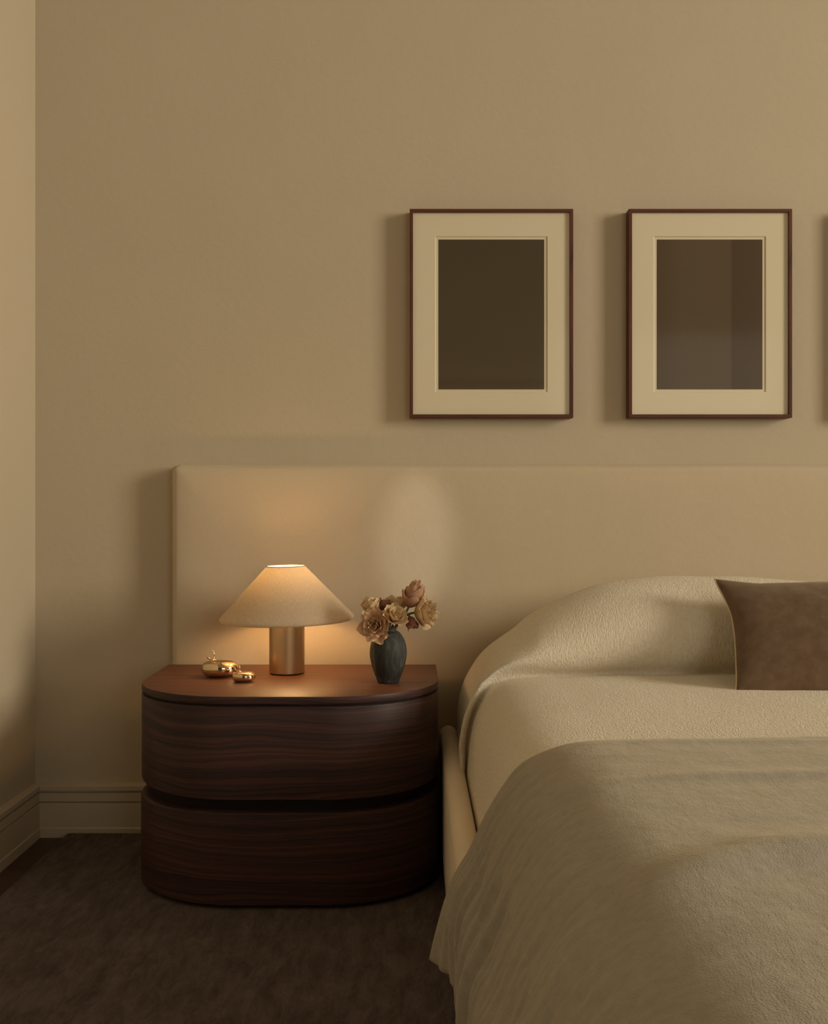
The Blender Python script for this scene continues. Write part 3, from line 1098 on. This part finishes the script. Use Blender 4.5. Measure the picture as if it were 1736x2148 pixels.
# ------------------------------------------------------------------ polished brass fruits
def fruit(cxp, contact_y, hw_px, hh, lean, label, seed):
    Y = (CZ - NTOP) * F / (contact_y - 1074)
    X = px(cxp, Y)
    a = hw_px * Y / F
    f = thing('fruit_ornament', label, 'ornament', (X, Y, NTOP), group='polished brass fruit ornaments on the nightstand')
    n, m = 64, 33
    def R(th, ph):
        # flattened pebble: squarish in section, fuller towards the left where the stem sits
        ct, st = math.cos(ph), math.sin(ph)
        e = .62
        c_ = math.copysign(abs(ct) ** e, ct); s_ = math.copysign(abs(st) ** .74, st)
        x = a * c_ * math.cos(th); y_ = a * .86 * c_ * math.sin(th); z = hh * s_
        x += a * .05 * (1 - c_)
        if z > 0: z *= 1 + .05 * math.cos(th) - .10 * math.exp(-((x + a * .42) / (a * .22)) ** 2 - (y_ / (a * .25)) ** 2)
        # gentle skew so the right end drops
        z *= 1 - .10 * (x / a)
        return Vector((x, y_, z))
    zmin = min(R(2 * PI * i / n, -PI / 2 + PI * j / (m - 1)).z for i in range(n) for j in range(m))
    def fn(i, j):
        p = R(2 * PI * i / n, -PI / 2 + PI * j / (m - 1))
        p.z -= zmin
        return tuple(p), (0, 0)
    me = grid_mesh('body', n, m, fn, wrap_u=True)
    link('body', me, M['gold'], f)
    # leafy calyx and curled stem
    cx, zt = -a * .50, (hh * .90 * 1.0) - zmin
    leaves = []
    for k in range(5):
        an = k * 2 * PI / 5 + .4
        def lf(i, j, an=an, k=k):
            u = -1 + 2 * i / 4; t = j / 5
            wdt = a * .11 * math.sin(PI * min(1, t * .85 + .12))
            r = a * .30 * t
            lift = a * (.05 + (.20 if k in (2, 3) else .02) * t * t)
            x = r * math.cos(an) - u * wdt * math.sin(an); y_ = r * math.sin(an) + u * wdt * math.cos(an)
            return (cx + x, y_, zt + lift + a * .04 * abs(u) - .05 * a * t * (0 if k in (2, 3) else 1)), (u, t)
        leaves.append(grid_mesh('leaf', 5, 6, lf))
    cm = join_meshes('calyx', leaves)
    o = link('calyx', cm, M['gold'], f)
    md = o.modifiers.new('thickness', 'SOLIDIFY'); md.thickness = a * .03
    st = []
    for k in range(9):
        t = k / 8
        st.append((cx + a * .05 + a * (.20 * math.sin(t * 2.0) - .12 * t * t * 1.2), -a * .05, zt - a * .02 + a * .62 * t))
    link('stem', tube_mesh('stem', st, [a * .048 - a * .020 * k / 8 for k in range(9)], 10), M['gold'], f)
fruit(461.5, 1419.5, 38.5, .0195, 0, 'larger polished brass fruit ornament with curled stem, behind the small one', 1)
fruit(511, 1430, 24.5, .0118, 0, 'smaller polished brass fruit ornament with curled stem, nearest the table edge', 2)

# ------------------------------------------------------------------ vase
VY = 2.555
VX = px(814, VY)
def vase():
    s = VY / F
    k = s / 7.233
    prof_px = [(150, 1766), (166, 1752), (176, 1715), (222, 1600), (258, 1480), (277, 1380), (281, 1310), (275, 1230), (254, 1140), (222, 1070), (188, 1025), (152, 992), (130, 985), (124, 975), (118, 960), (124, 944), (137, 932), (132, 924)]
    pr = [(r * k, (1766 - y) * k) for r, y in prof_px]
    fine, _ = resample(pr, 70)
    top = fine[-1]
    inner = [(top[0] - .0035, top[1]), (top[0] - .0045, top[1] - .006), (top[0] - .004, top[1] - .018), (.028, top[1] - .040)]
    v = thing('vase', 'dark grey stone vase holding tulips on the nightstand', 'vase', (VX, VY, NTOP))
    me = lathe_mesh('body', fine + inner, 96, 70)
    link('body', me, M['stone'], v)
    # turned ring below the mouth
    rz = (1766 - 985) * k
    pts = [(.0185 * math.cos(2 * PI * q / 64), .0185 * math.sin(2 * PI * q / 64), rz) for q in range(65)]
    link('neck_ring', tube_mesh('neck_ring', pts, .0011, 8), M['stone'], v)
    return top[1]
VTOP = vase()

# ------------------------------------------------------------------ tulips
def petal_mesh(rnd, L_, W_, lean0, lean1, cup, ruffle, wave, nu=9, nv=11, taper=.8):
    """A petal growing from the origin along +Z, leaning towards +X; lean angles in radians."""
    pos = []
    x = z = 0.0
    spine = []
    for j in range(nv):
        t = j / (nv - 1)
        a = lean0 + (lean1 - lean0) * t
        spine.append((x, z, a))
        x += math.sin(a) * L_ / (nv - 1); z += math.cos(a) * L_ / (nv - 1)
    sd = rnd.random() * 50
    def fn(i, j):
        t = j / (nv - 1); u = -1 + 2 * i / (nu - 1)
        wd = W_ * (math.sin(PI * (.06 + .74 * t ** taper)) ** .65)
        sx, sz, a = spine[j]
        nx_, nz_ = math.cos(a), -math.sin(a)          # outward normal
        inward = -cup * W_ * u * u * (.4 + .6 * math.sin(PI * min(1, t + .1)))
        rf = ruffle * (t ** 2.2) * (math.sin(u * wave + sd) * .6 + noise.noise(Vector((u * 2.6 + sd, t * 3, 1))) * 1.2)
        tipn = -.20 * L_ * (u * u) * t ** 4 + ruffle * .8 * noise.noise(Vector((u * 4 + sd, 3.3, t))) * t ** 4
        d = inward * -1 * -1 + rf
        px_ = sx + nx_ * d + math.sin(a) * tipn
        pz_ = sz + nz_ * d + math.cos(a) * tipn
        return (px_, u * wd * (1 - .1 * abs(u) * cup), pz_), ((u + 1) / 2, t)
    return grid_mesh('petal', nu, nv, fn)

NECK = Vector((VX, VY, NTOP + VTOP - .006))
def zp(zx, zy, dy=0.0):
    """zoom pixel of the flower crop -> world point at depth VY + dy"""
    Y = VY + dy
    return Vector((px(720 + zx / 7.233, Y), Y, pz(1190 + zy / 7.233, Y)))

def flower(base, tip_dir, layers, mat, label, seed, neck_off, extra=None, stem_r=.0026, roll=0):
    rnd = random.Random(seed)
    base = Vector(base)
    f = thing('tulip', label, 'flower', base, group='double tulips in the stone vase')
    q = Vector((0, 0, 1)).rotation_difference(Vector(tip_dir).normalized())
    ph0 = rnd.random() * 6
    for (n, L_, W_, l0, l1, cup, ruf, wave, r0, zoff) in layers:
        ph0 += .5
        for k in range(n):
            a = ph0 + 2 * PI * k / n + rnd.uniform(-.16, .16)
            me = petal_mesh(rnd, L_ * rnd.uniform(.88, 1.1), W_ * rnd.uniform(.9, 1.1), math.radians(l0 + rnd.uniform(-5, 5)), math.radians(l1 + rnd.uniform(-14, 14)), cup, ruf, wave)
            me.transform(Matrix.Translation((r0, 0, zoff)))
            me.transform(q.to_matrix().to_4x4() @ Matrix.Rotation(a, 4, 'Z'))
            link('petal', me, M[mat] if rnd.random() < .82 or mat == 'petal_rust' else M['petal_cream'], f)
    d = Vector(tip_dir).normalized()
    nk = NECK + Vector(neck_off)
    dn = nk + Vector((-neck_off[0] * .4, -neck_off[1] * .4, -.028))
    back = base - d * .012
    if (base - nk).length > .004:
        p0, p3 = base + d * .002, dn
        p1 = base - d * min(.03, (base - nk).length * .5); p2 = nk + Vector((neck_off[0] * .3, neck_off[1] * .3, .006))
        pts = []
        for k in range(15):
            t = k / 14
            pts.append(p0 * (1 - t) ** 3 + p1 * 3 * t * (1 - t) ** 2 + p2 * 3 * t * t * (1 - t) + p3 * t ** 3)
        me = tube_mesh('stem', [p - base for p in pts], stem_r, 10)
        link('stem', me, M['stem'], f)
    if extra: extra(f, rnd)
    return f

# layer: (count, length, width, lean at base, lean at tip, cup, ruffle, wave, base radius, base offset)
MM = .001
# A - big open bloom facing the viewer, front left
def hanging_petal(f, rnd):
    me = petal_mesh(rnd, .020, .0062, math.radians(178), math.radians(168), .35, .0015, 4)
    tgt = zp(640, 985, -.030) - Vector(f.location)
    me.transform(Matrix.Translation(tgt) @ Matrix.Rotation(math.radians(-90), 4, 'Z') @ Matrix.Rotation(math.radians(14), 4, 'X'))
    o = link('petal', me, M['petal_cream'], f)
    o['label'] = 'pale petal drooping over the vase shoulder'
flower(zp(510, 880, -.016), (-.22, -.95, .12),
       [(7, .043, .019, 72, 58, .25, .0040, 5, .002, 0), (7, .038, .017, 56, 38, .32, .0040, 5, .002, .001), (7, .032, .015, 40, 18, .42, .0040, 6, .001, .002), (6, .026, .012, 24, -6, .55, .0040, 6, .001, .003), (5, .021, .009, 10, -18, .6, .0040, 6, 0, .004)],
       'petal_peach', 'wide open peach tulip facing forward at the front left of the vase', 11, (-.006, -.006, 0), hanging_petal)
# B - half closed bloom at the back left
flower(zp(470, 720, .006), (-.30, .05, .95),
       [(6, .045, .0200, 44, 6, .45, .0020, 4, .003, 0), (6, .042, .0180, 30, -2, .5, .0022, 5, .002, .002), (5, .037, .0140, 14, -8, .55, .0025, 5, .001, .003)],
       'petal_cream', 'half closed cream tulip at the far left behind the open peach one', 21, (-.007, .002, 0))
# B2 - darker small bloom behind, streaked
flower(zp(620, 690, .022), (.0, .25, 1),
       [(6, .034, .0130, 30, 4, .4, .0024, 5, .002, 0), (5, .028, .0110, 14, -6, .5, .0024, 5, .001, .002)],
       'petal_rust', 'small rust streaked tulip between the two back blooms', 31, (-.002, .008, 0))
# C - cream bloom in the middle, opening to the right
flower(zp(735, 800, -.012), (.40, -.62, .62),
       [(6, .041, .0185, 58, 34, .4, .0035, 4, .002, 0), (6, .036, .0165, 40, 14, .5, .0032, 5, .002, .001), (6, .030, .0130, 24, -6, .55, .0032, 5, .001, .002), (5, .023, .0095, 8, -14, .55, .003, 6, 0, .003)],
       'petal_cream', 'open cream tulip in the middle above the vase mouth', 41, (.001, -.006, 0))
# D - ruffled bloom at the back centre
flower(zp(800, 700, .030), (.12, .25, .95),
       [(6, .042, .0180, 44, 26, .35, .0040, 5, .002, 0), (5, .038, .0150, 24, 2, .45, .0035, 5, .001, .002)],
       'petal_cream', 'ruffled cream tulip peeping out at the back centre', 51, (.004, .007, 0))
# E - tall closed pink bloom, upper right
flower(zp(985, 610, .0), (.34, -.08, .94),
       [(4, .046, .0220, 62, -6, .55, .0012, 3, .003, 0), (5, .052, .0205, 48, -4, .55, .0016, 4, .003, .003), (6, .058, .0165, 34, -2, .55, .0026, 5, .002, .006), (7, .060, .0125, 20, 0, .55, .0036, 6, .001, .008)],
       'petal_pink', 'tall closed dusky pink tulip rising highest on the right', 61, (.008, -.002, 0))
# F - cream bloom facing right
flower(zp(1075, 690, .004), (.90, -.30, .05),
       [(5, .054, .0255, 66, 22, .45, .0034, 4, .003, 0), (6, .054, .0220, 48, 12, .5, .0036, 5, .002, .002), (7, .052, .0170, 30, 8, .5, .0046, 6, .001, .003), (7, .050, .0125, 14, 6, .5, .0048, 6, 0, .004)],
       'petal_cream', 'cream tulip opening sideways at the far right of the bunch', 71, (.010, .0, 0))
# G - drooping rust bloom below
flower(zp(1000, 740, .002), (.30, -.25, -.92),
       [(5, .033, .0130, 34, 6, .45, .0022, 4, .002, 0), (5, .030, .0095, 18, 0, .5, .0026, 5, .001, .001)],
       'petal_rust', 'small rust tulip drooping beside the vase neck on the right', 81, (.009, .004, 0))
